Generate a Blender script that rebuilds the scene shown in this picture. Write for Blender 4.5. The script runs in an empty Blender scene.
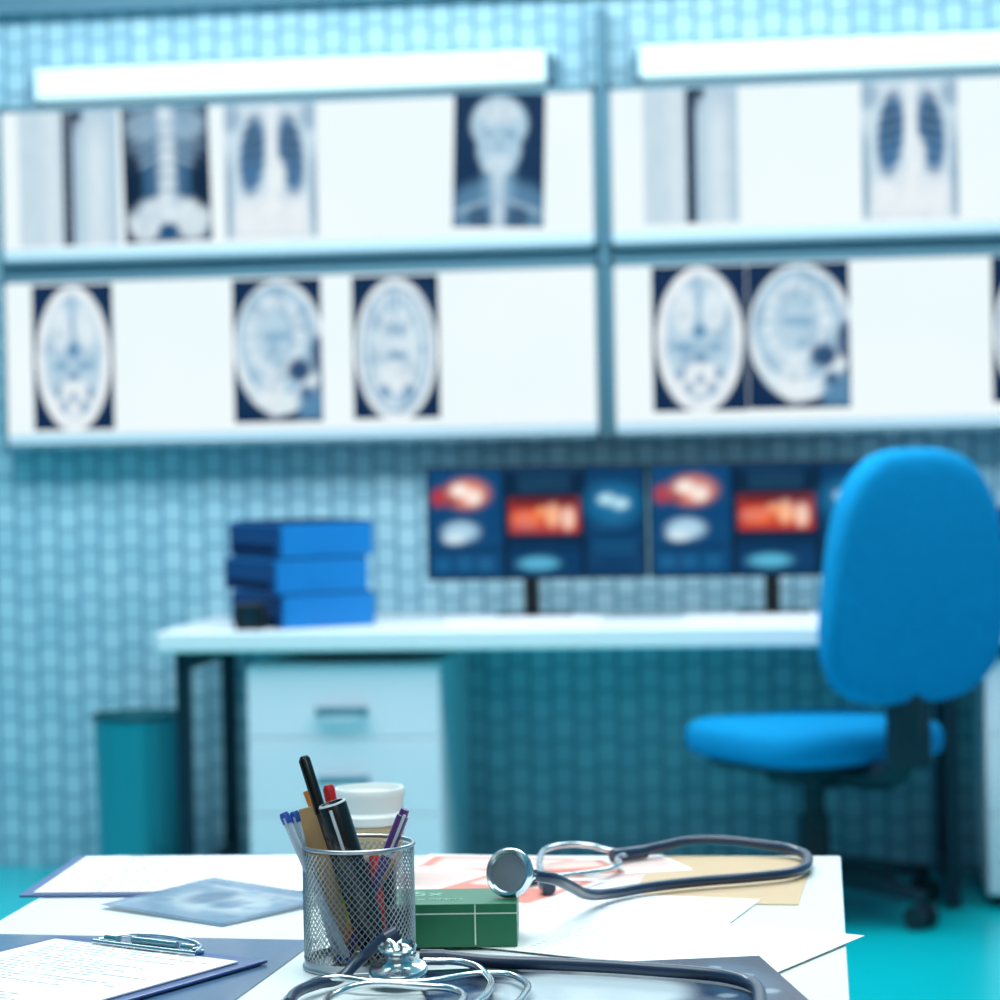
import bpy, bmesh, math, random
import numpy as np
from mathutils import *
random.seed(4)
SC=bpy.context.scene
COL=bpy.context.collection
SC.view_settings.view_transform='Standard'
SC.view_settings.look='None'

# ---------------- helpers ----------------
def lin(c):
    return tuple(((x/255)/12.92 if x/255<=0.04045 else ((x/255+0.055)/1.055)**2.4) for x in c)
def mat(name,rgb,rough=0.5,metal=0.0,emit=0.0,trans=0.0,alpha=1.0,coat=0.0,var=0.0,vscale=40,bump=0.0,spec=0.5):
    m=bpy.data.materials.new(name); m.use_nodes=True
    nt=m.node_tree; b=nt.nodes['Principled BSDF']
    c=(*lin(rgb),1)
    b.inputs['Base Color'].default_value=c
    b.inputs['Roughness'].default_value=rough
    b.inputs['Metallic'].default_value=metal
    b.inputs['Alpha'].default_value=alpha
    b.inputs['Coat Weight'].default_value=coat
    b.inputs['Transmission Weight'].default_value=trans
    b.inputs['Specular IOR Level'].default_value=spec
    if emit>0:
        b.inputs['Emission Color'].default_value=c
        b.inputs['Emission Strength'].default_value=emit
    if var>0 or bump>0:
        tc=nt.nodes.new('ShaderNodeTexCoord'); n=nt.nodes.new('ShaderNodeTexNoise')
        n.inputs['Scale'].default_value=vscale; n.inputs['Detail'].default_value=4
        nt.links.new(tc.outputs['Object'],n.inputs['Vector'])
        if var>0:
            mx=nt.nodes.new('ShaderNodeMixRGB'); mx.inputs[1].default_value=tuple(x*(1-var) for x in c[:3])+(1,)
            mx.inputs[2].default_value=tuple(min(1,x*(1+var)) for x in c[:3])+(1,)
            nt.links.new(n.outputs['Fac'],mx.inputs[0]); nt.links.new(mx.outputs[0],b.inputs['Base Color'])
        if bump>0:
            bp=nt.nodes.new('ShaderNodeBump'); bp.inputs['Strength'].default_value=bump; bp.inputs['Distance'].default_value=0.003
            nt.links.new(n.outputs['Fac'],bp.inputs['Height']); nt.links.new(bp.outputs[0],b.inputs['Normal'])
    return m
def empty(name,loc=(0,0,0),rz=0):
    o=bpy.data.objects.new(name,None); COL.objects.link(o); o.location=loc; o.rotation_euler=(0,0,rz); return o
def par(o,p):
    if p is not None: o.parent=p
    return o
def obj(name,verts,faces,m=None,parent=None,smooth=False,loc=None,rot=None):
    me=bpy.data.meshes.new(name); me.from_pydata([tuple(v) for v in verts],[],faces); me.update()
    if m: me.materials.append(m)
    if smooth:
        for p in me.polygons: p.use_smooth=True
    o=bpy.data.objects.new(name,me); COL.objects.link(o)
    if loc: o.location=loc
    if rot: o.rotation_euler=rot
    return par(o,parent)
def fixn(o):
    bm=bmesh.new(); bm.from_mesh(o.data); bmesh.ops.recalc_face_normals(bm,faces=bm.faces); bm.to_mesh(o.data); bm.free(); return o
def box(name,x0,x1,y0,y1,z0,z1,m,parent=None,bev=0.0,rz=0):
    cx,cy,cz=(x0+x1)/2,(y0+y1)/2,(z0+z1)/2; a,b,c=(x1-x0)/2,(y1-y0)/2,(z1-z0)/2
    v=[(sx*a,sy*b,sz*c) for sx in(-1,1) for sy in(-1,1) for sz in(-1,1)]
    f=[(0,1,3,2),(4,6,7,5),(0,4,5,1),(2,3,7,6),(0,2,6,4),(1,5,7,3)]
    o=obj(name,v,f,m,parent,loc=(cx,cy,cz),rot=(0,0,rz))
    if bev>0:
        md=o.modifiers.new('b','BEVEL'); md.width=bev; md.segments=3
    return o
def lathe(name,prof,m,parent=None,loc=(0,0,0),axis=None,seg=32,mats=None,closed=False):
    vs=[];fs=[];mi=[]
    for p in prof:
        for i in range(seg):
            a=2*math.pi*i/seg; vs.append((p[1]*math.cos(a),p[1]*math.sin(a),p[0]))
    n=len(prof)
    for j in range(n-1):
        for i in range(seg):
            k=(i+1)%seg
            fs.append((j*seg+i,j*seg+k,(j+1)*seg+k,(j+1)*seg+i)); mi.append(prof[j+1][2] if len(prof[j+1])>2 else 0)
    o=obj(name,vs,fs,None,parent,smooth=True)
    for mm in (mats or [m]): o.data.materials.append(mm)
    for p,i in zip(o.data.polygons,mi): p.material_index=i
    o.location=loc
    if axis is not None:
        o.rotation_mode='QUATERNION'; o.rotation_quaternion=Vector((0,0,1)).rotation_difference(Vector(axis).normalized())
    e=o.modifiers.new('e','EDGE_SPLIT'); e.split_angle=math.radians(40)
    return o
def rod(name,p0,p1,r,m,parent=None,seg=16):
    p0,p1=Vector(p0),Vector(p1); L=(p1-p0).length
    return lathe(name,[(0,0.0001),(0,r),(L,r),(L,0.0001)],m,parent,p0,p1-p0,seg)
def tube(name,pts,r,m,parent=None,cyc=False,res=8):
    cu=bpy.data.curves.new(name,'CURVE'); cu.dimensions='3D'; cu.bevel_depth=r; cu.bevel_resolution=4; cu.resolution_u=res; cu.use_fill_caps=True
    s=cu.splines.new('BEZIER'); s.bezier_points.add(len(pts)-1); s.use_cyclic_u=cyc
    for b,p in zip(s.bezier_points,pts):
        b.co=p; b.handle_left_type='AUTO'; b.handle_right_type='AUTO'
    t=bpy.data.objects.new(name+'_c',cu); COL.objects.link(t)
    bpy.context.view_layer.update()
    dg=bpy.context.evaluated_depsgraph_get()
    me=bpy.data.meshes.new_from_object(t.evaluated_get(dg)); bpy.data.objects.remove(t)
    me.materials.clear(); me.materials.append(m)
    for p in me.polygons: p.use_smooth=True; p.material_index=0
    o=bpy.data.objects.new(name,me); COL.objects.link(o)
    return par(o,parent)
def pillow(name,hw,hh,th,m,parent,n=3.2,taper=0.0,bend=0.0,loc=(0,0,0),rot=(0,0,0),seg=56,bulge=0.0):
    rings=[(-th/2,.80),(-th*.47,.90),(-th*.38,.965),(-th*.2,.995),(0,1),(th*.2,.995),(th*.38,.965),(th*.47,.90),(th/2,.80)]
    vs=[];fs=[]
    def P(a,s,d):
        c,si=math.cos(a),math.sin(a)
        x=hw*s*math.copysign(abs(c)**(2/n),c); z=hh*s*math.copysign(abs(si)**(2/n),si)
        x*=1-taper*(z/hh)
        return (x,d+bend*x*x/(hw*hw),z)
    rr=[(rings[0][0]-bulge,.01),(rings[0][0]-bulge*.8,.4)]+rings+[(rings[-1][0]+bulge*.8,.4),(rings[-1][0]+bulge,.01)]
    for d,s in rr:
        for i in range(seg): vs.append(P(2*math.pi*i/seg,s,d))
    for j in range(len(rr)-1):
        for i in range(seg):
            k=(i+1)%seg; fs.append((j*seg+i,j*seg+k,(j+1)*seg+k,(j+1)*seg+i))
    fs.append(tuple(range(seg))); fs.append(tuple((len(rr)-1)*seg+i for i in range(seg)))
    o=obj(name,vs,fs,m,parent,smooth=True,loc=loc,rot=rot); return fixn(o)
def painted(name,w,h,fn,parent=None,loc=(0,0,0),rot=(0,0,0),nx=60,ny=90,emit=1.0,plane='xz',rough=.4,alpha=1.0):
    us=np.linspace(0,1,nx+1); vv=np.linspace(0,1,ny+1)
    U,V=np.meshgrid(us,vv); C=fn(U,V)
    vs=[]
    for j in range(ny+1):
        for i in range(nx+1):
            a=(us[i]-.5)*w; b=(vv[j]-.5)*h
            vs.append((a,0,b) if plane=='xz' else (a,b,0))
    fs=[(j*(nx+1)+i,j*(nx+1)+i+1,(j+1)*(nx+1)+i+1,(j+1)*(nx+1)+i) for j in range(ny) for i in range(nx)]
    o=obj(name,vs,fs,None,parent,loc=loc,rot=rot)
    at=o.data.color_attributes.new('Col','FLOAT_COLOR','POINT')
    arr=np.ones(((nx+1)*(ny+1),4)); arr[:,:3]=np.clip(C.reshape(-1,3),0,1)
    at.data.foreach_set('color',arr.ravel())
    m=bpy.data.materials.new(name+'_print'); m.use_nodes=True; nt=m.node_tree; b=nt.nodes['Principled BSDF']
    ca=nt.nodes.new('ShaderNodeVertexColor'); ca.layer_name='Col'
    if emit>0:
        b.inputs['Base Color'].default_value=(0.004,0.008,0.012,1)
        b.inputs['Specular IOR Level'].default_value=.08
        nt.links.new(ca.outputs[0],b.inputs['Emission Color']); b.inputs['Emission Strength'].default_value=emit
    else: nt.links.new(ca.outputs[0],b.inputs['Base Color'])
    b.inputs['Roughness'].default_value=rough; b.inputs['Alpha'].default_value=alpha
    o.data.materials.append(m)
    return o
def ss(x): x=np.clip(x,0,1); return x*x*(3-2*x)
def el(U,V,cx,cy,rx,ry,s=.25):
    d=np.sqrt(((U-cx)/rx)**2+((V-cy)/ry)**2); return ss((1+s/2-d)/s)
def rect(U,V,x0,x1,y0,y1,s=.02):
    return ss((U-x0)/s+.5)*ss((x1-U)/s+.5)*ss((V-y0)/s+.5)*ss((y1-V)/s+.5)
def mixc(C,m,col): 
    col=np.array(lin(col)); return C*(1-m[...,None])+col*m[...,None]
def base(U,col): return np.ones(U.shape+(3,))*np.array(lin(col))
rng=np.random.RandomState(7)
def vnoise(U,V,n):
    g=rng.rand(n+2,n+2); x=U*n; y=V*n; i=np.floor(x).astype(int); j=np.floor(y).astype(int); i=np.clip(i,0,n); j=np.clip(j,0,n)
    fx=ss(x-i); fy=ss(y-j)
    return (g[j,i]*(1-fx)+g[j,i+1]*fx)*(1-fy)+(g[j+1,i]*(1-fx)+g[j+1,i+1]*fx)*fy
def tex(fn,k=.55):
    def f(U,V):
        C=fn(U,V); L=C.mean(axis=-1,keepdims=True)
        n=(vnoise(U,V,9)*.55+vnoise(U,V,20)*.45)[...,None]
        m=np.clip((n-.45)*2.6,0,1)*k*np.clip(L*3,0,1)*np.clip((1.02-L)*4,.25,1)
        dark=np.array(lin((84,140,180)))
        return C*(1-m)+dark*m
    return f

# ---------------- materials ----------------
M_white=mat('white_laminate',(243,246,249),.35,var=.02,vscale=6)
M_table=mat('table_top_white',(234,242,242),.3,var=.015,vscale=5)
M_cab=mat('cabinet_white',(248,240,247),.4,var=.02,vscale=5)
M_frame=mat('boxframe_bluegrey',(105,145,162),.4,metal=.3)
M_dark=mat('dark_metal',(20,46,62),.4,metal=.4)
M_blk=mat('black_plastic',(14,18,24),.4)
M_chrome=mat('chrome',(215,222,226),.18,metal=1)
M_steel=mat('handle_steel',(140,170,185),.35,metal=.8)
M_fab=mat('chair_blue_fabric',(14,146,204),.9,var=.2,vscale=60,bump=.4,spec=.1)
M_tubeb=mat('stethoscope_navy',(22,46,76),.38,coat=.3)

def tile_mat():
    m=bpy.data.materials.new('glazed_blue_tile'); m.use_nodes=True; nt=m.node_tree; b=nt.nodes['Principled BSDF']
    N=nt.nodes.new; Lk=nt.links.new
    tc=N('ShaderNodeTexCoord'); sp=N('ShaderNodeSeparateXYZ')
    Lk(tc.outputs['Object'],sp.inputs[0])
    def mth(op,a,bv):
        q=N('ShaderNodeMath'); q.operation=op
        if isinstance(a,(int,float)): q.inputs[0].default_value=a
        else: Lk(a,q.inputs[0])
        if isinstance(bv,(int,float)): q.inputs[1].default_value=bv
        else: Lk(bv,q.inputs[1])
        return q.outputs[0]
    def joint(coord,period,lo,hi,shift=None):
        d=mth('DIVIDE',coord,period)
        if shift is not None: d=mth('ADD',d,shift)
        f=mth('ABSOLUTE',mth('SUBTRACT',mth('FRACT',d,0),.5),0)
        mr=N('ShaderNodeMapRange'); Lk(f,mr.inputs['Value']); mr.inputs['From Min'].default_value=lo; mr.inputs['From Max'].default_value=hi
        return mr.outputs[0],mth('FLOOR',d,0)
    vx,col=joint(sp.outputs['X'],.062,.38,.45)
    # neighbouring columns are slightly out of step with one another
    step=mth('MULTIPLY',mth('MODULO',mth('ABSOLUTE',col,0),2),.22)
    hz,row=joint(sp.outputs['Z'],.070,.40,.46,step)
    cb=N('ShaderNodeCombineXYZ'); Lk(col,cb.inputs[0]); Lk(row,cb.inputs[1])
    wn=N('ShaderNodeTexWhiteNoise'); Lk(cb.outputs[0],wn.inputs['Vector'])
    t=N('ShaderNodeMixRGB'); Lk(wn.outputs['Value'],t.inputs[0]); t.inputs[1].default_value=(*lin((162,206,222)),1); t.inputs[2].default_value=(*lin((182,220,233)),1)
    a=N('ShaderNodeMixRGB'); Lk(mth('MULTIPLY',hz,.85),a.inputs[0]); Lk(t.outputs[0],a.inputs[1]); a.inputs[2].default_value=(*lin((100,152,180)),1)
    c=N('ShaderNodeMixRGB'); Lk(vx,c.inputs[0]); Lk(a.outputs[0],c.inputs[1]); c.inputs[2].default_value=(*lin((92,146,175)),1)
    Lk(c.outputs[0],b.inputs['Base Color'])
    bp=N('ShaderNodeBump'); bp.inputs['Strength'].default_value=.2; bp.inputs['Distance'].default_value=.002; bp.invert=True
    Lk(mth('MAXIMUM',vx,hz),bp.inputs['Height']); Lk(bp.outputs[0],b.inputs['Normal'])
    b.inputs['Roughness'].default_value=.35
    return m
M_tile=tile_mat()
M_floor=mat('teal_floor_resin',(0,190,200),.25,var=.04,vscale=2)
M_ceil=mat('ceiling_white',(225,235,238),.8)
M_sidew=mat('side_wall_paint',(150,190,210),.7,var=.03,vscale=3)

# ---------------- room ----------------
box('wall_back',-4,3,0,.12,0,3.1,M_tile)
box('wall_left',-4.12,-4,-9,.12,0,3.1,M_sidew)
box('wall_right',3,3.12,-9,.12,0,3.1,M_sidew)
box('floor',-4.12,3.12,-9,.12,-.1,0,M_floor)
box('ceiling',-4.12,3.12,-9,.12,3.1,3.2,M_ceil)
box('trim_1',-4,3,-.05,0,2.455,2.56,mat('trim_blue',(78,128,150),.5))

# ---------------- light boxes ----------------
def panel_mat():
    m=bpy.data.materials.new('backlit_diffuser'); m.use_nodes=True; nt=m.node_tree; b=nt.nodes['Principled BSDF']
    tc=nt.nodes.new('ShaderNodeTexCoord'); n=nt.nodes.new('ShaderNodeTexNoise'); n.inputs['Scale'].default_value=1.5
    nt.links.new(tc.outputs['Object'],n.inputs['Vector'])
    mx=nt.nodes.new('ShaderNodeMixRGB'); mx.inputs[1].default_value=(*lin((232,249,253)),1); mx.inputs[2].default_value=(*lin((247,254,255)),1)
    nt.links.new(n.outputs['Fac'],mx.inputs[0]); nt.links.new(mx.outputs[0],b.inputs['Emission Color'])
    b.inputs['Emission Strength'].default_value=.97; b.inputs['Base Color'].default_value=(.02,.02,.02,1); b.inputs['Roughness'].default_value=.6
    b.inputs['Specular IOR Level'].default_value=.1
    return m
M_pan=panel_mat()
M_lip=mat('viewer_lip',(180,202,214),.5,emit=.25)
def lightbox(x0,x1,z0,z1):
    e=empty('xray_light_box',((x0+x1)/2,-.05,(z0+z1)/2)); 
    def bb(n,a,b,c,d,f,g,m,bev=0):
        o=box(n,a,b,c,d,f,g,m,None,bev); o.location-=e.location; o.parent=e
    bb('housing',x0,x1,-.085,0,z0,z1,M_frame,.004)
    bb('frame_top',x0,x1,-.093,-.085,z1-.018,z1,M_frame)
    bb('frame_bottom',x0,x1,-.093,-.085,z0,z0+.014,M_frame)
    bb('frame_side_1',x0,x0+.012,-.093,-.085,z0,z1,M_frame)
    bb('frame_side_2',x1-.012,x1,-.093,-.085,z0,z1,M_frame)
    bb('diffuser',x0+.012,x1-.012,-.091,-.085,z0+.040,z1-.018,M_pan)
    bb('film_ledge',x0+.012,x1-.012,-.093,-.085,z0+.014,z0+.040,M_lip)
for a in [(-2.295,-.585,1.735,2.185),(-2.295,-.585,1.21,1.70),(-.555,1.18,1.735,2.185),(-.555,1.18,1.21,1.70)]:
    lightbox(*a)
M_rail=mat('rail_bluegrey',(90,135,155),.5,metal=.3)
box('trim_2',-2.3,-.586,-.07,-.001,1.701,1.734,M_rail); box('trim_3',-.554,1.2,-.07,-.001,1.701,1.734,M_rail); box('trim_4',-.584,-.556,-.08,-.001,1.21,2.4,M_rail)
M_tube=mat('lamp_diffuser_white',(222,242,247),.4,emit=.34)
for a,b in [(-2.178,-.72),(-.461,1.05)]:
    e=empty('wall_strip_lamp')
    box('diffuser',a,b,-.12,-.03,2.195,2.285,M_tube,e,.012); box('backplate',a-.02,b+.02,-.03,0,2.20,2.28,M_rail,e)
    box('endcap_1',a-.008,a,-.115,-.03,2.2,2.28,M_rail,e); box('endcap_2',b,b+.008,-.115,-.03,2.2,2.28,M_rail,e)

NV=(4,30,66); LT=(228,243,250); MD=(110,160,196)
def f_spine(U,V):
    C=base(U,(205,226,238)); C=mixc(C,rect(U,V,.55,.8,-1,2,.3)*.5,(235,247,252)); C=mixc(C,rect(U,V,.90,2,-1,2,.04),NV); return C
def f_grey(U,V):
    C=base(U,(180,208,226)); C=mixc(C,rect(U,V,.35,.8,-1,.9,.5),(222,238,246)); C=mixc(C,rect(U,V,-1,.10,-1,2,.04),NV)
    C=mixc(C,rect(U,V,.1,.3,.93,2,.06),NV); C=mixc(C,rect(U,V,.1,.2,.85,2,.1)*.6,NV); return C
def f_abd(U,V):
    C=base(U,(4,32,70))
    C=mixc(C,el(U,V,.5,.6,.32,.5,.9)*.5,(84,140,182))
    C=mixc(C,rect(U,V,.41,.60,0,1.1,.10)*.92,LT)
    for k in range(7): C=mixc(C,rect(U,V,.38,.63,.27+k*.10,.29+k*.10,.025)*.6,(70,124,168))
    C=mixc(C,el(U,V,.24,.88,.2,.12,.8)*.55,(170,205,228)); C=mixc(C,el(U,V,.76,.88,.2,.12,.8)*.6,(170,205,228))
    for k in range(5):
        for s in (-1,1): C=mixc(C,el(U,V-s*(U-.5)*-.3,.5+s*.27,.66+k*.08,.2,.014,.8)*.65,(190,218,235))
    C=mixc(C,el(U,V,.24,.16,.2,.15,.5)*.9,LT); C=mixc(C,el(U,V,.78,.16,.2,.15,.5)*.9,LT); C=mixc(C,el(U,V,.5,.26,.26,.09,.5)*.7,LT)
    C=mixc(C,el(U,V,.5,.07,.12,.07,.5),(30,80,125)); C=mixc(C,el(U,V,.9,.45,.12,.2,.6)*.95,(2,22,52)); C=mixc(C,el(U,V,.1,.45,.12,.22,.6)*.95,(2,22,52))
    return C
def f_chest(U,V):
    C=base(U,(212,232,243))
    C=mixc(C,rect(U,V,.1,.9,.0,.3,.2)*.7,(250,253,254))
    for cx,sg in ((.3,1),(.72,-1)):
        C=mixc(C,el(U+sg*(V-.6)*-.12,V,cx,.62,.135,.29,.5),(14,80,135)); C=mixc(C,el(U,V,cx,.70,.075,.16,.8)*.8,(3,34,76))
        for k in range(6): C=mixc(C,el(U,V-sg*(U-cx)*.3,cx,.40+k*.085,.15,.016,.8)*.65,(140,186,215))
    C=mixc(C,rect(U,V,.47,.56,.2,1,.08)*.9,(245,251,253))
    C=mixc(C,el(U,V,.56,.47,.10,.13,.6)*.9,(240,249,252))
    for s in (.03,.97): C=mixc(C,el(U,V,s,.3,.05,.35,.8)*.6,(80,132,170))
    C=mixc(C,el(U,V,.06,.9,.12,.1,.8)*.6,(110,152,184)); C=mixc(C,el(U,V,.94,.9,.12,.1,.8)*.6,(110,152,184)); return C
def f_skull(U,V):
    C=base(U,(10,42,80))
    C=mixc(C,el(U,V,.5,.12,.56,.24,.5)*.6,(110,160,196))
    C=mixc(C,rect(U,V,.34,.66,.2,.5,.16)*.8,(140,184,212)); C=mixc(C,rect(U,V,.43,.57,-1,.48,.06)*.8,(214,234,245))
    C=mixc(C,el(U,V,.5,.77,.31,.21,.25),(186,217,234)); C=mixc(C,el(U,V,.5,.85,.22,.09,.6)*.6,(235,246,251)); C=mixc(C,el(U,V,.5,.58,.24,.18,.3),(180,212,231))
    C=mixc(C,el(U,V,.38,.70,.08,.03,.6)*.4,(90,140,175)); C=mixc(C,el(U,V,.62,.70,.08,.03,.6)*.4,(90,140,175))
    C=mixc(C,el(U,V,.5,.62,.03,.05,.6)*.4,(80,130,165)); C=mixc(C,rect(U,V,.38,.62,.49,.53,.03)*.6,(235,246,251)); C=mixc(C,el(U,V,.5,.45,.18,.05,.5)*.7,(214,234,245))
    for s in (-1,1):
        C=mixc(C,el(U,V+.25*s*(U-.5),.5+s*.28,.225,.22,.022,.8)*.6,(190,218,235))
        for k in range(3): C=mixc(C,el(U,V+s*(U-.5)*.25,.5+s*.28,.03+k*.055,.2,.013,.8)*.55,(150,192,218))
        C=mixc(C,el(U,V,.5+s*.22,.06,.12,.10,.7)*.7,(10,46,88))
    return C
def f_axial(U,V):
    C=base(U,(4,34,74)); m=el(U,V,.5,.48,.475,.5,.05)
    C=mixc(C,m,(236,247,252)); C=mixc(C,el(U,V,.5,.48,.41,.44,.06),(100,155,192)); C=mixc(C,el(U,V,.5,.48,.385,.42,.06),(220,238,247))
    for a in np.linspace(0,6.28,22): C=mixc(C,el(U,V,.5+.30*math.cos(a),.48+.34*math.sin(a),.035,.05,.9)*.5,(125,175,208))
    C=mixc(C,el(U,V,.45,.62,.045,.05,.6)*.7,(90,146,186)); C=mixc(C,el(U,V,.56,.62,.045,.05,.6)*.7,(90,146,186))
    C=mixc(C,el(U,V,.5,.44,.12,.03,.8)*.7,(90,146,186)); C=mixc(C,rect(U,V,.485,.515,.66,.88,.02)*.6,(100,155,195)); C=mixc(C,el(U,V,.5,.28,.22,.1,.7)*.7,(240,249,252))
    C=mixc(C,el(U,V,.36,.19,.07,.05,.8)*.7,(70,130,175)); C=mixc(C,el(U,V,.64,.19,.07,.05,.8)*.7,(70,130,175)); return C
def f_skullct(U,V):
    C=base(U,(4,34,74)); C=mixc(C,el(U,V,.5,.49,.46,.5,.05),(242,250,253)); C=mixc(C,el(U,V,.5,.5,.36,.42,.1),(190,218,235))
    C=mixc(C,el(U,V,.34,.7,.12,.16,.6)*.9,(232,245,251)); C=mixc(C,el(U,V,.66,.7,.12,.16,.6)*.9,(232,245,251))
    C=mixc(C,rect(U,V,.48,.52,.6,.95,.04)*.6,(130,178,210)); C=mixc(C,el(U,V,.5,.55,.07,.05,.6)*.9,(80,138,180))
    C=mixc(C,el(U,V,.34,.44,.10,.03,.7)*.7,(105,158,194)); C=mixc(C,el(U,V,.66,.44,.10,.03,.7)*.7,(105,158,194))
    C=mixc(C,el(U,V,.5,.36,.06,.04,.6)*.8,(60,118,164)); C=mixc(C,el(U,V,.5,.22,.26,.12,.5)*.85,(246,252,254))
    for x,y in ((.3,.26),(.7,.26),(.38,.16),(.62,.16),(.5,.22)): C=mixc(C,el(U,V,x,y,.045,.04,.7)*.75,(80,138,180))
    return C
def f_sag(U,V):
    C=base(U,(4,34,74)); C=mixc(C,el(U,V,.52,.52,.51,.47,.05),(230,244,250)); C=mixc(C,el(U,V,.5,.57,.43,.38,.06),(140,186,214)); C=mixc(C,el(U,V,.5,.57,.41,.36,.08),(188,216,233))
    for a in np.linspace(0,6.28,16): C=mixc(C,el(U,V,.48+.28*math.cos(a),.6+.25*math.sin(a),.06,.04,.9)*.65,(235,247,252))
    C=mixc(C,el(U,V,.5,.6,.17,.035,.6)*.6,(105,160,198)); C=mixc(C,el(U,V,.74,.36,.13,.08,.7)*.95,(8,56,104))
    C=mixc(C,el(U,V,.97,.46,.1,.14,.6)*.9,(8,56,104)); C=mixc(C,rect(U,V,.72,1,.02,.24,.1)*.85,(100,150,188)); C=mixc(C,el(U,V,.45,.2,.12,.16,.7)*.7,(240,249,252))
    C=mixc(C,el(U,V,.82,.2,.06,.05,.7)*.8,(20,70,118)); return C
def film(x0,x1,z0,z1,fn,tilt=0,k=.5):
    painted('xray_film',x1-x0,z1-z0,tex(fn,k),loc=((x0+x1)/2,-.0936,(z0+z1)/2),rot=(0,tilt,0),emit=.95)  # emission stands in for the box's light shining through the film
film(-2.235,-2.092,1.785,2.165,f_spine,k=.1); film(-2.090,-1.945,1.785,2.165,f_grey,k=.1)
film(-1.930,-1.678,1.788,2.167,f_abd,math.radians(-1),k=.4); film(-1.635,-1.372,1.79,2.167,f_chest,k=.2)
film(-.985,-.73,1.80,2.172,f_skull,math.radians(2),k=.4)
film(-.455,-.325,1.795,2.165,f_spine,k=.1); film(-.325,-.195,1.795,2.165,f_grey,k=.1)
film(.14,.40,1.79,2.167,f_chest,k=.2)
film(-2.205,-1.970,1.262,1.675,f_skullct); film(-1.622,-1.368,1.272,1.675,f_sag); film(-1.28,-1.035,1.276,1.675,f_axial)
film(-.44,-.18,1.278,1.678,f_skullct); film(-.178,.10,1.280,1.678,f_sag); film(.482,.73,1.285,1.68,f_axial)

# ---------------- desk ----------------
D=empty('office_desk')
box('desk_top',-1.715,1.5,-.65,-.02,.668,.722,M_white,D,.008)
for x in (-1.655,.33,1.42):
    for y in (-.6,-.09): box('leg',x-.018,x+.018,y-.02,y+.02,0,.668,M_dark,D,.003)
    box('leg_rail',x-.018,x+.018,-.58,-.11,.62,.668,M_dark,D); box('foot_rail',x-.016,x+.016,-.58,-.11,.05,.085,M_dark,D)
def cabinet(x0,x1):
    e=empty('drawer_cabinet')
    box('body',x0,x1,-.60,-.08,.03,.632,M_cab,e,.004)
    for k,(a,b) in enumerate([(.442,.628),(.242,.439),(.040,.239)]):
        box('drawer_%d'%(k+1),x0+.002,x1-.002,-.622,-.60,a,b,M_cab,e,.002)
        xc=(x0+x1)/2; zc=(a+b)/2-.022 if k==0 else b-.105
        box('handle_%d'%(k+1),xc-.07,xc+.07,-.645,-.636,zc-.013,zc+.013,M_steel,e,.004)
        for s in(-.06,.06): box('handle_post',xc+s-.005,xc+s+.005,-.637,-.622,zc-.006,zc+.006,M_steel,e)
    for sx in (x0+.05,x1-.05):
        for sy in (-.55,-.13): box('foot',sx-.02,sx+.02,sy-.02,sy+.02,0,.03,M_blk,e)
cabinet(-1.482,-.972); cabinet(.415,.90)

# monitors
def f_mon(U,V):
    C=base(U,(0,52,96))
    C=mixc(C,rect(U,V,0,.34,0,1,.02)*.6,(2,72,124)); C=mixc(C,rect(U,V,.35,.37,0,1,.01),(0,14,34)); C=mixc(C,rect(U,V,.71,.73,0,1,.01),(0,14,34))
    C=mixc(C,rect(U,V,.37,.71,.3,.96,.02),(0,28,58))
    C=mixc(C,el(U,V,.18,.77,.10,.13,.8),(230,136,112)); C=mixc(C,el(U,V,.15,.80,.04,.06,.8),(255,240,228)); C=mixc(C,el(U,V,.21,.74,.04,.07,.8),(255,236,222)); C=mixc(C,el(U,V,.05,.74,.035,.08,.9)*.9,(190,44,36)); C=mixc(C,el(U,V,.11,.70,.03,.05,.9)*.7,(140,40,50))
    C=mixc(C,el(U,V,.15,.42,.08,.09,.9),(180,218,238)); C=mixc(C,el(U,V,.12,.36,.05,.05,.9),(222,242,250))
    C=mixc(C,rect(U,V,.38,.70,.40,.72,.03),(196,56,36)); C=mixc(C,rect(U,V,.38,.70,.64,.74,.05)*.8,(70,10,16)); C=mixc(C,el(U,V,.46,.53,.07,.07,.9),(246,118,66)); C=mixc(C,el(U,V,.58,.56,.035,.1,.9),(255,184,140)); C=mixc(C,el(U,V,.65,.53,.03,.1,.9),(255,210,184)); C=mixc(C,el(U,V,.53,.6,.03,.04,.9),(246,156,100))
    C=mixc(C,el(U,V,.86,.66,.12,.18,1.2)*.8,(20,120,170)); C=mixc(C,el(U,V,.83,.70,.04,.05,.9),(190,234,248)); C=mixc(C,el(U,V,.89,.66,.04,.05,.9),(190,234,248))
    for k in range(4): C=mixc(C,rect(U,V,.42,.66,.80+k*.04,.81+k*.04,.01)*.5,(60,130,175))
    for k in range(3): C=mixc(C,rect(U,V,.03+k*.1,.10+k*.1,.06,.18,.02)*.5,(30,110,160))
    C=mixc(C,el(U,V,.51,.12,.09,.06,.9),(90,184,216)); C=mixc(C,rect(U,V,.76,.96,.2,.32,.05)*.5,(20,100,150)); C=mixc(C,rect(U,V,0,1,.24,.27,.02)*.6,(0,18,40)); return C
def monitor(x0,x1,off):
    xc=(x0+x1)/2; w=x1-x0; e=empty('computer_monitor',(xc,-.3,.722),0)
    box('bezel',-w/2,w/2,-.006,.03,.108,.418,M_blk,e,.005)
    painted('screen',w-.014,.293,tex(f_mon,.25),e,loc=(0,-.0075,.263),nx=110,ny=50,emit=1.0)
    box('neck',off-.02,off+.02,.03,.06,.005,.25,M_blk,e,.003); box('foot',off-.10,off+.10,-.05,.13,0,.012,M_blk,e,.005)
monitor(-1.049,-.450,-.02); monitor(-.445,.185,.01)
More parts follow.
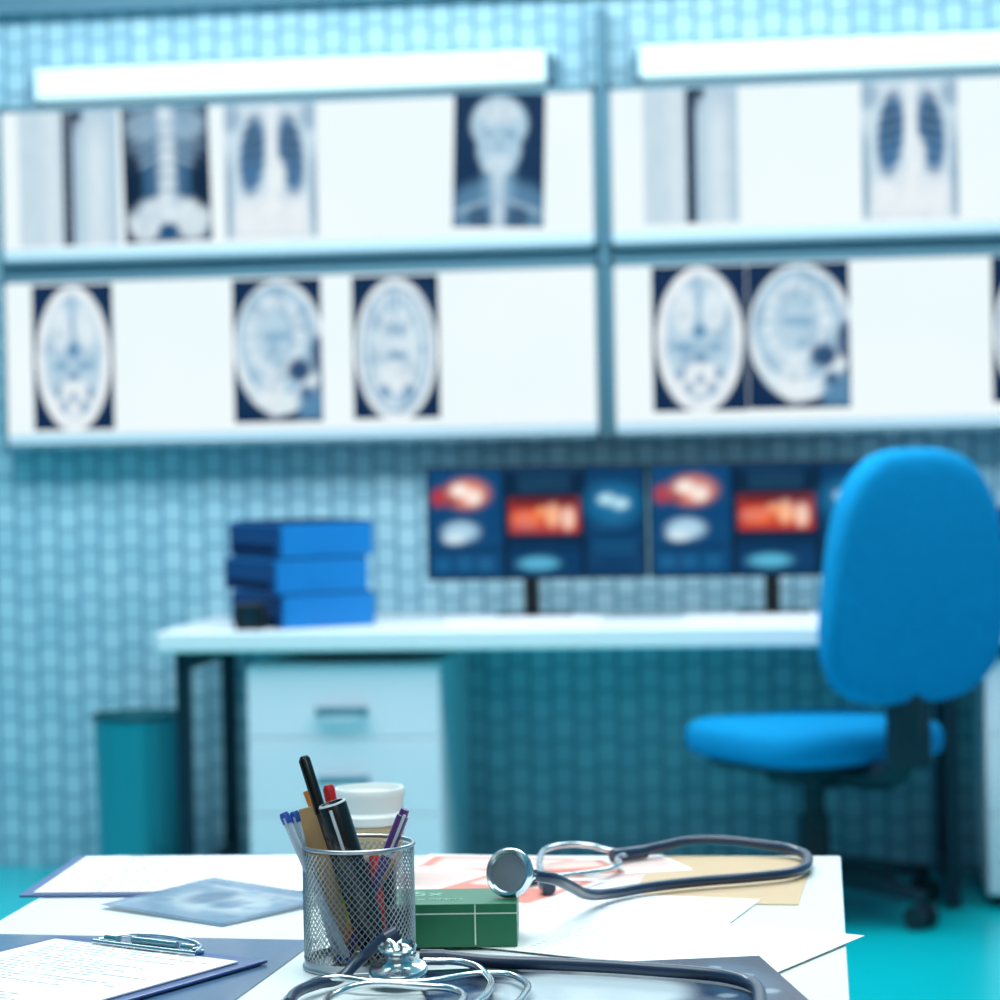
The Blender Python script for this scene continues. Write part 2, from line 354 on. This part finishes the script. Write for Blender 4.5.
for xc in (-.76,-.14):
    e=empty('keyboard',(xc,-.52,.722)); box('case',-.21,.21,-.06,.06,0,.016,M_white,e,.004)
    for r in range(4):
        for c in range(13): box('key',-.198+c*.0305,-.171+c*.0305,-.052+r*.026,-.03+r*.026,.016,.02,M_cab,e)

# binders
M_bl=mat('binder_blue',(0,124,200),.5); M_bshade=mat('binder_blue_shaded',(0,66,124),.6,spec=.2); M_gap=mat('binder_shadow_gap',(4,30,66),.8,spec=.1)  # second is the same blue with the shaded side painted in
def binders(x,y,rz,n=3):
    e=empty('binder_stack',(x,y,.722),rz); z=0
    for k in range(n):
        dx=(.008,-.010,.006)[k%3]; h=.093
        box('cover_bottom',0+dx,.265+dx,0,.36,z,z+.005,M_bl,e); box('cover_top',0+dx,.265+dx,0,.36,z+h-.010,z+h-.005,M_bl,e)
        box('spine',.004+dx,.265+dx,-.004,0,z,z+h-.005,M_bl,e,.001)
        box('side',-.003+dx,.003+dx,-.004,.36,z+.004,z+h-.009,M_bshade,e)
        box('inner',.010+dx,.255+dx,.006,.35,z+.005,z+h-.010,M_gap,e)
        box('seam_shadow',.012+dx,.262+dx,-.003,.34,z+h-.006,z+h,M_gap,e)  # dark strip painted as the shade between stacked binders
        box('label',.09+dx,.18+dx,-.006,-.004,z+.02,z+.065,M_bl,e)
        box('side_gap_shade',-.005+dx,-.003+dx,.03,.33,z+.01,z+.03,M_gap,e)  # dark strip on the side, painted in the shadow gap colour
        z+=h+.001
binders(-1.397,-.60,math.radians(34)); binders(.52,-.52,math.radians(30))
e=empty('desk_speaker',(-1.475,-.585,.722),.1); box('case',-.04,.04,-.03,.03,0,.07,M_blk,e,.006); lathe('cone',[(0,.0001),(.002,.012),(.006,.026)],M_dark,e,(0,-.031,.037),(0,-1,0))

# bin
e=empty('waste_bin',(-1.862,-.3,0))
M_bin=mat('bin_teal',(54,160,174),.2,metal=.25)
lathe('shell',[(0,.0001),(0,.112),(.46,.124),(.47,.128),(.47,.120),(.02,.108),(.02,.0001)],M_bin,e,seg=40)
tube('rim',[(.126*math.cos(a),.126*math.sin(a),.47) for a in np.linspace(0,2*math.pi,17)[:-1]],.006,M_dark,e,True)

# ---------------- chair ----------------
th=math.radians(36)
CH=empty('office_chair',(-.017,-.68,0),th)
M_cb=mat('chair_black_nylon',(10,36,50),.5)
pillow('backrest',.255,.305,.085,M_fab,CH,n=3.1,taper=.13,bend=-.02,loc=(-.005,-.405,.862),rot=(math.radians(5),0,0),bulge=.008)
pillow('seat',.270,.265,.092,M_fab,CH,n=4.5,taper=0,bend=0,loc=(0,0,.444),rot=(math.radians(90),0,0),bulge=.004)
box('seat_pan',-.19,.19,-.19,.19,.370,.397,M_cb,CH,.01)
tube('back_bar',[(0,-.05,.37),(0,-.25,.37),(0,-.34,.395),(0,-.385,.50),(0,-.385,.62)],.034,M_cb,CH)
box('back_bracket',-.055,.055,-.41,-.36,.40,.60,M_cb,CH,.012)
box('mechanism',-.08,.08,-.12,.10,.33,.372,M_cb,CH,.01)
lathe('gas_column',[(.07,.0001),(.07,.046),(.14,.044),(.145,.040),(.25,.038),(.25,.028),(.335,.028),(.335,.0001)],M_cb,CH)
tube('tilt_lever',[(.05,0,.35),(.17,.02,.345),(.25,.03,.34)],.008,M_cb,CH)
for k in range(5):
    a=math.radians(72*k-40)-th
    c,s=math.cos(a),math.sin(a)
    vs=[];fs=[]
    for (r,w,zl,zh) in [(.02,.034,.085,.145),(.17,.028,.08,.125),(.335,.018,.068,.09)]:
        for (u,z) in [(-w,zl),(w,zl),(w,zh),(-w,zh)]: vs.append((r*c-u*s,r*s+u*c,z))
    for j in range(2):
        for i in range(4): fs.append((j*4+i,j*4+(i+1)%4,(j+1)*4+(i+1)%4,(j+1)*4+i))
    fs+= [(0,1,2,3),(8,9,10,11)]
    fixn(obj('base_leg_%d'%(k+1),vs,fs,M_cb,CH))
    px,py=.33*c,.33*s
    rod('caster_stem',(px,py,.045),(px,py,.075),.009,M_cb,CH)
    for t in (-1,1):
        q=(px-s*.012*t,py+c*.012*t,.030); q2=(px-s*.032*t,py+c*.032*t,.030)
        rod('caster_wheel',q,q2,.030,M_cb,CH,24)

# ---------------- foreground table ----------------
T=empty('work_table')
box('table_top',-.752,.0195,-6.0,-4.41,.715,.75,M_table,T,.002)
for x in(-.71,-.02):
    for y in(-5.95,-4.46): box('leg',x-.022,x+.022,y-.022,y+.022,0,.715,M_white,T,.003)
box('apron_back',-.69,-.04,-4.475,-4.455,.64,.715,M_white,T)
TZ=.75
def print_mat(name,paper,ink,period=.007,amt=.75,x0=-.085,x1=.085):
    m=bpy.data.materials.new(name); m.use_nodes=True; nt=m.node_tree; b=nt.nodes['Principled BSDF']; N=nt.nodes.new; Lk=nt.links.new
    tc=N('ShaderNodeTexCoord'); sp=N('ShaderNodeSeparateXYZ'); Lk(tc.outputs['Object'],sp.inputs[0])
    def mth(op,a,bv):
        q=N('ShaderNodeMath'); q.operation=op
        if isinstance(a,(int,float)): q.inputs[0].default_value=a
        else: Lk(a,q.inputs[0])
        if isinstance(bv,(int,float)): q.inputs[1].default_value=bv
        else: Lk(bv,q.inputs[1])
        return q.outputs[0]
    row=mth('DIVIDE',sp.outputs['Y'],period); fr=mth('FRACT',row,0); line=mth('LESS_THAN',fr,.42)
    fl=mth('FLOOR',row,0)
    cb=N('ShaderNodeCombineXYZ'); Lk(mth('MULTIPLY',sp.outputs['X'],260),cb.inputs[0]); Lk(mth('MULTIPLY',fl,7.3),cb.inputs[1])
    n=N('ShaderNodeTexNoise'); n.inputs['Scale'].default_value=1; Lk(cb.outputs[0],n.inputs['Vector'])
    word=mth('GREATER_THAN',n.outputs['Fac'],.45)
    wn=N('ShaderNodeTexWhiteNoise'); wn.noise_dimensions='1D'; Lk(fl,wn.inputs['W'])
    length=mth('ADD',mth('MULTIPLY',wn.outputs['Value'],x1-x0-.03),x0+.04)
    inx=mth('MULTIPLY',mth('LESS_THAN',sp.outputs['X'],length),mth('GREATER_THAN',sp.outputs['X'],x0))
    k=mth('MULTIPLY',mth('MULTIPLY',line,word),mth('MULTIPLY',inx,amt))
    mx=N('ShaderNodeMixRGB'); Lk(k,mx.inputs[0]); mx.inputs[1].default_value=(*lin(paper),1); mx.inputs[2].default_value=(*lin(ink),1)
    Lk(mx.outputs[0],b.inputs['Base Color']); b.inputs['Roughness'].default_value=.7
    return m
M_doc=print_mat('document_print',(246,247,247),(80,98,120),period=.008,amt=.7)
M_doc2=print_mat('document_print_faint',(246,247,247),(110,122,140),period=.009,amt=.4)
M_paper=mat('plain_paper',(246,248,247),.75)
def sheet(name,cx,cy,w,h,rz,m,z,curl=0,parent=None,t=.0006,n=8):
    vs=[];fs=[]
    for j in range(n+1):
        for i in range(n+1):
            u=i/n-.5; v=j/n-.5
            vs.append((u*w,v*h,curl*max(0,(u+v))**2))
    for j in range(n):
        for i in range(n): fs.append((j*(n+1)+i,j*(n+1)+i+1,(j+1)*(n+1)+i+1,(j+1)*(n+1)+i))
    o=obj(name,vs,fs,m,parent,loc=(cx,cy,z),rot=(0,0,rz))
    if t>0:
        md=o.modifiers.new('s','SOLIDIFY'); md.thickness=t; md.offset=1
    return o
M_clipb=mat('clipboard_blue',(28,66,132),.35,coat=.3)
M_clipg=mat('clipboard_slate',(58,92,150),.35)
def clipboard(cx,cy,rz,w,h,m,z,pw=.212,ph=.295,clip=True,pm=M_doc):
    e=empty('clipboard',(cx,cy,z),rz)
    box('board',-w/2,w/2,-h/2,h/2,0,.003,m,e,.0015)
    sheet('paper',0,-.006,pw,ph,0,pm,.0035,parent=e,t=.0012)
    if clip:
        y=h/2
        box('clip_base',-.05,.05,y-.020,y-.004,.003,.0060,M_chrome,e,.001)
        tube('clip_wire',[(-.055,y-.020,.0075),(-.045,y-.004,.009),(-.02,y+.003,.0105),(0,y+.004,.011),(.02,y+.003,.0105),(.045,y-.004,.009),(.055,y-.020,.0075)],.0017,M_chrome,e)
        tube('clip_jaw',[(-.058,y-.024,.0065),(0,y-.026,.0068),(.058,y-.024,.0065)],.0022,M_chrome,e)
        lathe('clip_hinge',[(0,.0001),(0,.0028),(.05,.0028),(.05,.0001)],M_chrome,e,(-.025,y-.010,.0085),(1,0,0),16)
        lathe('clip_roll_1',[(0,.0001),(0,.0038),(.014,.0038),(.014,.0001)],M_chrome,e,(.036,y-.016,.0085),(1,0,0),16)
        lathe('clip_roll_2',[(0,.0001),(0,.0038),(.014,.0038),(.014,.0001)],M_chrome,e,(-.050,y-.016,.0085),(1,0,0),16)
    return e
ang=math.atan2(-.444,.896)
ux=Vector((math.cos(ang),math.sin(ang))); vy=Vector((-ux.y,ux.x))
A=Vector((-.457,-4.975)); c0=A-ux*.115-vy*.16
clipboard(c0.x,c0.y,ang,.23,.32,M_clipb,TZ+.0016,pw=.205,ph=.285)
clipboard(-.632,-4.545,math.radians(3),.29,.235,M_clipg,TZ+.0004,pw=.262,ph=.215,clip=False,pm=M_doc)
def f_tfilm(U,V):
    C=base(U,(84,120,152)); C=mixc(C,rect(U,V,.05,.95,.05,.95,.03),(130,162,188)); C=mixc(C,el(U,V,.55,.5,.36,.3,.7)*.85,(206,222,230))
    C=mixc(C,el(U,V,.4,.55,.12,.2,.9)*.8,(92,126,158)); C=mixc(C,el(U,V,.62,.45,.10,.12,.9)*.8,(104,138,168)); C=mixc(C,rect(U,V,.1,.9,.78,.84,.08)*.8,(204,220,230))
    return C
def f_tfilm2(U,V):
    C=base(U,(26,48,80)); C=mixc(C,el(U,V,.86,.5,.10,.36,.8)*.7,(80,112,142)); C=mixc(C,el(U,V,.45,.45,.27,.40,.4),(200,214,222)); C=mixc(C,el(U,V,.08,.5,.06,.4,.6),(50,78,112))
    C=mixc(C,el(U,V,.86,.5,.04,.2,.6),(30,54,88))
    for x,y,r in ((.8,.7,.03),(.9,.62,.025),(.84,.8,.02),(.92,.3,.03),(.8,.25,.025)): C=mixc(C,el(U,V,x,y,r,r*1.5,.7)*.6,(180,198,210))
    return C
def f_tfilm3(U,V):
    C=base(U,(92,120,150)); C=mixc(C,rect(U,V,.03,.97,.03,.97,.02),(80,112,146)); return C
o=painted('xray_film',.165,.15,tex(f_tfilm,.6),loc=(-.565,-4.705,TZ+.0042),plane='xy',emit=0,nx=60,ny=60,rough=.12,alpha=.85)
o.rotation_euler=(Matrix.Rotation(math.radians(1.9),3,'X')@Matrix.Rotation(math.radians(-32),3,'Z')).to_euler()
o.location.z=TZ+.0048
painted('xray_film',.30,.26,f_tfilm3,loc=(-.595,-4.99,TZ+.0007),rot=(0,0,math.radians(-4)),plane='xy',emit=0,nx=20,ny=20,rough=.15)
painted('xray_film',.285,.19,f_tfilm2,loc=(-.168,-5.064,TZ+.0028),rot=(0,0,math.radians(14)),plane='xy',emit=0,nx=90,ny=60,rough=.15)
def f_print(U,V):
    C=base(U,(246,242,240)); C=mixc(C,rect(U,V,.03,.60,.06,.94,.03),(222,130,114)); C=mixc(C,rect(U,V,.08,.55,.54,.88,.03),(240,206,194))
    C=mixc(C,rect(U,V,.64,.97,.3,.92,.03)*.8,(232,190,180)); C=mixc(C,el(U,V,.3,.3,.14,.12,.6),(198,88,84))
    for k in range(12): C=mixc(C,rect(U,V,.65,.94,.1+k*.06,.12+k*.06,.01)*.5,(160,150,160))
    return C
painted('leaflet',.27,.185,f_print,loc=(-.285,-4.512,TZ+.0006),rot=(0,0,math.radians(-6)),plane='xy',emit=0,nx=70,ny=60,rough=.6)
painted('leaflet',.17,.10,f_print,loc=(-.225,-4.49,TZ+.0012),rot=(0,0,math.radians(22)),plane='xy',emit=0,nx=70,ny=60,rough=.6)
painted('leaflet',.21,.148,lambda U,V:f_print(1-U,V),loc=(-.335,-4.60,TZ+.0018),rot=(0,0,math.radians(-24)),plane='xy',emit=0,nx=70,ny=60,rough=.6)
M_env=mat('manila_envelope',(214,184,148),.75,var=.05,vscale=20)
sheet('manila_envelope',-.095,-4.555,.16,.27,math.radians(-3),M_env,TZ+.0004)
rz=math.atan2(-.127,.27)
c=Vector((.035,-4.847))-Vector((math.cos(rz),math.sin(rz)))*.1485-Vector((-math.sin(rz),math.cos(rz)))*.095
sheet('paper_sheet',c.x,c.y,.297,.19,rz,M_doc2,TZ+.0018)
sheet('paper_sheet',-.22,-4.74,.29,.2,math.radians(-12),M_doc2,TZ+.0010)

# green medicine box
M_gr=mat('carton_green',(26,112,78),.4,var=.04,vscale=30); M_gr2=mat('carton_green_dark',(18,92,66),.4); M_pw=mat('print_white',(206,226,214),.5); M_pg=mat('print_palegreen',(150,196,172),.5)
G=empty('medicine_box',(-.257,-4.906,TZ+.0028),math.radians(5.5))
w,d,h=.125,.075,.037
box('carton',-w,0,0,d,0,h,M_gr,G,.0008)
box('print_band',-w+.001,0,-.0003,.0002,h*.76,h*.79,M_pw,G)
box('print_line',-.036,-.0348,-.0003,.0002,.002,h*.98,M_pw,G)
box('flap_line',-.0002,.0003,.004,d-.004,h*.45,h*.47,M_gr2,G)
def text(body,size,loc,rot,m,parent,name='lettering'):
    cu=bpy.data.curves.new(name,'FONT'); cu.body=body; cu.size=size; cu.extrude=.0001
    t=bpy.data.objects.new(name+'_c',cu); COL.objects.link(t); bpy.context.view_layer.update()
    me=bpy.data.meshes.new_from_object(t.evaluated_get(bpy.context.evaluated_depsgraph_get())); bpy.data.objects.remove(t)
    me.materials.clear(); me.materials.append(m)
    o=bpy.data.objects.new(name,me); COL.objects.link(o); o.location=loc; o.rotation_euler=rot; return par(o,parent)
text('5x',.028,(-.092,.040,h+.0002),(0,0,0),M_pg,G)
text('mg tablets',.011,(-.092,.020,h+.0002),(0,0,0),M_pg,G)

# coffee cup
K=empty('coffee_cup',(-.442,-4.575,TZ))
M_lid=mat('lid_white',(232,236,234),.35); M_kraft=mat('kraft_sleeve',(200,178,142),.8,var=.06,vscale=60); M_cw=mat('cup_white',(226,226,220),.5)
lathe('cup_body',[(0,.0001),(0,.026),(.066,.034),(.068,.0345),(.070,.034)],M_cw,K)
lathe('sleeve',[(.012,.0280),(.012,.0292),(.058,.0345),(.058,.0335)],M_kraft,K)
lathe('lid',[(.060,.0345),(.060,.0372),(.063,.0385),(.068,.0385),(.070,.0365),(.0715,.0340),(.083,.0335),(.086,.0352),(.091,.0352),(.094,.0338),(.094,.0315),(.088,.030),(.088,.0001)],M_lid,K,seg=48)
box('sip_hole',-.006,.006,-.025,-.022,.0875,.0885,M_blk,K)

# mesh pen cup
CX,CY=-.3790,-4.977
P=empty('mesh_pen_cup',(CX,CY,TZ))
M_wire=mat('wire_silver_grey',(176,182,188),.3,metal=.9)
R0,Hc=.0455,.101; nc=56; cell=2*math.pi*R0/nc
z0,z1=.009,Hc-.003; nr=int(round((z1-z0)/(cell*.60)))
vs=[];fs=[];
for j in range(nr+1):
    off=.5 if j%2 else 0
    for i in range(nc):
        a=2*math.pi*(i+off)/nc; vs.append((R0*math.cos(a),R0*math.sin(a),z0+(z1-z0)*j/nr))
for j in range(0,nr-1):
    for i in range(nc):
        if j%2==0: l=(j+1)*nc+(i-1)%nc; r=(j+1)*nc+i
        else: l=(j+1)*nc+i; r=(j+1)*nc+(i+1)%nc
        fs.append((j*nc+i,r,(j+2)*nc+i,l))
o=obj('wire_mesh',vs,fs,M_wire,P)
md=o.modifiers.new('w','WIREFRAME'); md.thickness=.0012; md.use_replace=True; md.use_even_offset=False
circ=lambda r,z:[(r*math.cos(a),r*math.sin(a),z) for a in np.linspace(0,2*math.pi,25)[:-1]]
tube('rim_top',circ(R0,Hc),.0019,M_wire,P,True); tube('rim_base',circ(R0,.0022),.0020,M_wire,P,True)
lathe('base_band',[(.001,R0-.0008),(.001,R0+.0004),(.009,R0+.0004),(.009,R0-.0008)],M_wire,P,seg=64)
lathe('base_plate',[(.002,.0001),(.002,R0-.001),(.0035,R0-.001),(.0035,.0001)],M_wire,P,seg=48)

def pen(name,b,t,prof,mats):
    b,t=Vector(b),Vector(t); L=(t-b).length; e=empty(name,b)
    lathe('barrel',[(f*L,r,i) for f,r,i in prof],None,e,(0,0,0),t-b,20,mats); return e,(t-b).normalized(),L
M_pk=mat('pen_black',(16,17,20),.25,coat=.4); M_red=mat('pen_red',(196,30,34),.3); M_pb=mat('pen_blue',(40,80,170),.3)
M_clear=mat('pen_clear',(205,220,232),.15,trans=.4); M_or=mat('pencil_orange',(226,132,40),.4); M_pur=mat('pen_purple',(88,44,120),.3,coat=.3)
M_yg=mat('highlighter_lime',(190,205,40),.35); M_wood=mat('wood_tan',(190,150,104),.7,var=.1,vscale=60); M_gw=mat('pen_greywhite',(200,205,210),.35)
zb=TZ+.004
e,ax,L=pen('ballpoint_pen',(CX+.008,CY-.004,zb),(-.4215,-4.985,.925),[(0,.0003,0),(.04,.0028,0),(.1,.0044,0),(.6,.0044,0),(.6,.0047,0),(.985,.0047,0),(1,.003,0),(1,.0002,0)],[M_pk])
rod('clip',ax*(L*.98)+Vector((-.003,-.0055,0)),ax*(L*.72)+Vector((-.003,-.0060,0)),.0011,M_pk,e,10)
e,ax,L=pen('marker_pen',(CX+.022,CY-.010,zb),(-.3965,-4.996,.888),[(0,.004,0),(.3,.0105,0),(.6,.0105,0),(.6,.0112,0),(.99,.0118,0),(1,.0108,1),(1,.0098,1),(.99,.0092,0),(.97,.006,0),(.97,.0002,0)],[M_pk,M_gw])
q=Vector((0,-1,0)); q=(q-ax*q.dot(ax)).normalized()
rod('clip',ax*(L*.97)+q*.0135,ax*(L*.72)+q*.013,.0014,M_gw,e,10)
pen('felt_pen',(CX+.000,CY+.018,zb),(-.4075,-4.955,.897),[(0,.002,0),(.1,.0045,0),(.8,.0045,0),(.8,.005,0),(.98,.005,0),(1,.0035,0),(1,.0002,0)],[M_red])
pen('highlighter',(CX-.006,CY+.002,zb),(-.4110,-4.976,.872),[(0,.004,0),(.1,.0055,0),(.95,.0055,0),(1,.005,0),(1,.0002,0)],[M_yg])
for (b,t) in [((CX-.004,CY-.022,zb),(-.4375,-4.994,.8795)),((CX-.014,CY-.014,zb),(-.4310,-4.983,.879))]:
    e,ax,L=pen('ballpoint_pen',b,t,[(0,.0008,1),(.06,.003,1),(.06,.0036,0),(.93,.0036,0),(.93,.0042,1),(.98,.0042,1),(1,.0032,1),(1,.0002,1)],[M_clear,M_pb])
    rod('ink',ax*.01,ax*(L*.8),.0014,M_pb,e,8)
    rod('clip',ax*(L*.97)+Vector((0,-.0058,0)),ax*(L*.76)+Vector((0,-.0056,0)),.001,M_clear,e,8)
e,ax,L=pen('ballpoint_pen',(CX-.012,CY-.004,zb),(-.3375,-4.985,.881),[(0,.0008,1),(.06,.0035,0),(.7,.0046,0),(.7,.0052,1),(.73,.0052,1),(.73,.0050,0),(.96,.0050,0),(.96,.0040,1),(1,.0036,0),(1,.0002,0)],[M_pur,M_gw])
rod('clip',ax*(L*.97)+Vector((.002,-.0068,0)),ax*(L*.75)+Vector((.002,-.0068,0)),.0012,M_gw,e,8)
pen('pencil',(CX+.010,CY+.004,zb),(-.4255,-4.955,.892),[(0,.0004,1),(.09,.0037,1),(.09,.0038,0),(.95,.0038,0),(.95,.0036,0),(1,.0036,0),(1,.0002,0)],[M_or,M_wood])
pen('pencil',(CX-.022,CY-.006,zb),(CX+.026,CY+.012,.838),[(0,.0004,1),(.09,.0037,1),(.09,.0038,0),(1,.0038,0),(1,.0002,0)],[M_or,M_wood])
pen('felt_pen',(CX+.024,CY-.014,zb),(CX+.010,CY+.018,.838),[(0,.0035,0),(1,.0045,0),(1,.0002,0)],[M_red])
e=empty('wooden_spatula',(CX-.012,CY-.004,zb)); e.rotation_euler=(0,math.radians(-12),math.radians(12))
box('blade',-.0085,.0085,-.001,.001,0,.132,M_wood,e,.0008)
e=empty('eraser',(CX+.024,CY+.008,TZ+.0035)); e.rotation_euler=(.1,.12,.5)
box('rubber',-.010,.010,-.006,.006,.0,.045,mat('eraser_grey',(60,66,82),.7),e,.002)
e=empty('sharpener',(CX+.014,CY+.024,TZ+.004)); box('body',-.012,.012,-.008,.008,0,.080,mat('case_navy',(32,38,60),.4),e,.002)

# ---------------- stethoscopes ----------------
M_dia=mat('diaphragm_grey',(150,164,174),.22,metal=.6)
def chestpiece(e,loc,axis,r=.0215,k=1.0):
    ax=Vector(axis).normalized()
    lathe('diaphragm',[(-.0025,.0001,1),(-.0025,r*.74,1),(-.0048,r*.80,0),(-.0055,r*.90,0),(-.002,r,0),(.002,r,0),(.004,r*.93,0),(.005,r*.6,0),(.008*k,r*.38,0),(.012*k,r*.34,0),(.014*k,r*.55,0),(.018*k,r*.66,0),(.019*k,r*.6,0),(.016*k,r*.5,0),(.015*k,.0001,0)],None,e,loc,axis,40,[M_chrome,M_dia])
S=empty('stethoscope')
z=TZ+.009
chestpiece(S,(-.2655,-4.882,.8115),(.30,.90,-.22),.0215,1.1)
rod('stem',(-.262,-4.872,.809),(-.238,-4.858,.803),.0034,M_chrome,S)
tube('tube',[(-.246,-4.863,.806),(-.234,-4.852,.802),(-.222,-4.81,.788),(-.212,-4.75,.770),(-.195,-4.69,z+.001),(-.16,-4.648,z),(-.116,-4.618,z),(-.06,-4.590,z),(-.028,-4.565,z),(-.014,-4.50,z),(-.024,-4.445,z+.001),(-.060,-4.415,z+.003),(-.127,-4.405,z+.006),(-.165,-4.428,z+.003),(-.195,-4.455,z)],.0052,M_tubeb,S)
tube('spring_arm_1',[(-.195,-4.455,z),(-.215,-4.46,z+.004),(-.24,-4.45,z+.008),(-.272,-4.475,z+.010),(-.278,-4.54,z+.006),(-.268,-4.60,z),(-.262,-4.64,z)],.0030,M_chrome,S)
tube('spring_arm_2',[(-.195,-4.455,z),(-.205,-4.48,z),(-.200,-4.52,z),(-.215,-4.56,z),(-.245,-4.585,z),(-.275,-4.60,z)],.0030,M_chrome,S)
tube('yoke',[(-.180,-4.440,z),(-.195,-4.455,z),(-.212,-4.468,z)],.0068,M_tubeb,S)
for p,q in [((-.262,-4.64,z),(-.256,-4.658,z)),((-.275,-4.60,z),(-.289,-4.608,z))]:
    rod('ear_tip',p,q,.0065,M_tubeb,S)

S=empty('stethoscope')
z=TZ+.0095
tube('tube',[(-.311,-5.000,z+.004),(-.27,-5.0,z),(-.219,-5.008,z),(-.137,-5.027,z),(-.065,-5.062,z),(-.048,-5.12,z),(-.07,-5.25,z),(-.16,-5.33,z),(-.27,-5.30,z)],.0055,M_tubeb,S)
chestpiece(S,(-.334,-5.056,TZ+.0130),(.02,-.20,1),.0235,1.15)
tube('stem',[(-.334,-5.058,TZ+.027),(-.338,-5.052,TZ+.032),(-.343,-5.050,TZ+.035)],.0040,M_chrome,S)
tube('tube_end',[(-.337,-5.044,TZ+.040),(-.344,-5.046,TZ+.039),(-.352,-5.048,TZ+.032),(-.366,-5.052,TZ+.020),(-.378,-5.065,z),(-.392,-5.09,z),(-.402,-5.12,z),(-.40,-5.16,z)],.0045,M_tubeb,S)
rod('ear_tip',(-.336,-5.043,TZ+.0405),(-.345,-5.047,TZ+.036),.0065,M_tubeb,S)
tube('spring_arm_1',[(-.405,-5.16,z),(-.402,-5.118,z),(-.385,-5.078,z+.002),(-.35,-5.085,z+.001),(-.315,-5.083,z),(-.256,-5.048,z),(-.232,-5.075,z),(-.226,-5.13,z),(-.235,-5.2,z)],.0030,M_chrome,S)
tube('spring_arm_2',[(-.32,-5.015,z+.003),(-.285,-5.022,z+.003),(-.262,-5.06,z),(-.255,-5.11,z),(-.262,-5.18,z)],.0030,M_chrome,S)
tube('spring_arm_3',[(-.365,-5.20,z),(-.37,-5.12,z),(-.352,-5.100,z+.002),(-.31,-5.096,z),(-.28,-5.11,z),(-.27,-5.18,z)],.0030,M_chrome,S)
lathe('joint',[(0,.0001),(0,.0065),(.02,.0065),(.02,.0001)],M_tubeb,S,(-.325,-5.0,z+.003),(1,0,0),20)

# ---------------- lights ----------------
def area(name,loc,sx,sy,pw,col,rot=(0,0,0),spread=180):
    l=bpy.data.lights.new(name,'AREA'); l.shape='RECTANGLE'; l.size=sx; l.size_y=sy; l.energy=pw; l.color=col; l.spread=math.radians(spread)
    o=bpy.data.objects.new(name,l); COL.objects.link(o); o.location=loc; o.rotation_euler=rot
area('ceiling_light_1',(-.7,-1.5,3.05),4.2,1.1,134,(.90,.97,1))
area('table_fill_light',(-.4,-4.8,3.05),2.6,1.4,31,(.94,.99,1),spread=115)  # unseen lamp added above the table to brighten its top
area('ceiling_light_3',(0,-7.8,3.05),3.0,1.0,28,(.93,.99,1))
W=bpy.data.worlds.new('World'); SC.world=W; W.use_nodes=True
W.node_tree.nodes['Background'].inputs[0].default_value=(.82,.96,1,1); W.node_tree.nodes['Background'].inputs[1].default_value=.15

# ---------------- camera ----------------
cam=bpy.data.cameras.new('camera'); co=bpy.data.objects.new('camera',cam); COL.objects.link(co)
co.location=(0,-7.0,1.17)
Rm=Matrix.Rotation(math.radians(7.2),3,'Z')@Matrix.Rotation(math.radians(88.95),3,'X')@Matrix.Rotation(math.radians(-1.1),3,'Z')
co.rotation_euler=Rm.to_euler()
cam.lens=90; cam.sensor_width=36; cam.sensor_fit='HORIZONTAL'
cam.dof.use_dof=True; cam.dof.focus_distance=2.04; cam.dof.aperture_fstop=6.4
cam.clip_start=.05
SC.camera=co
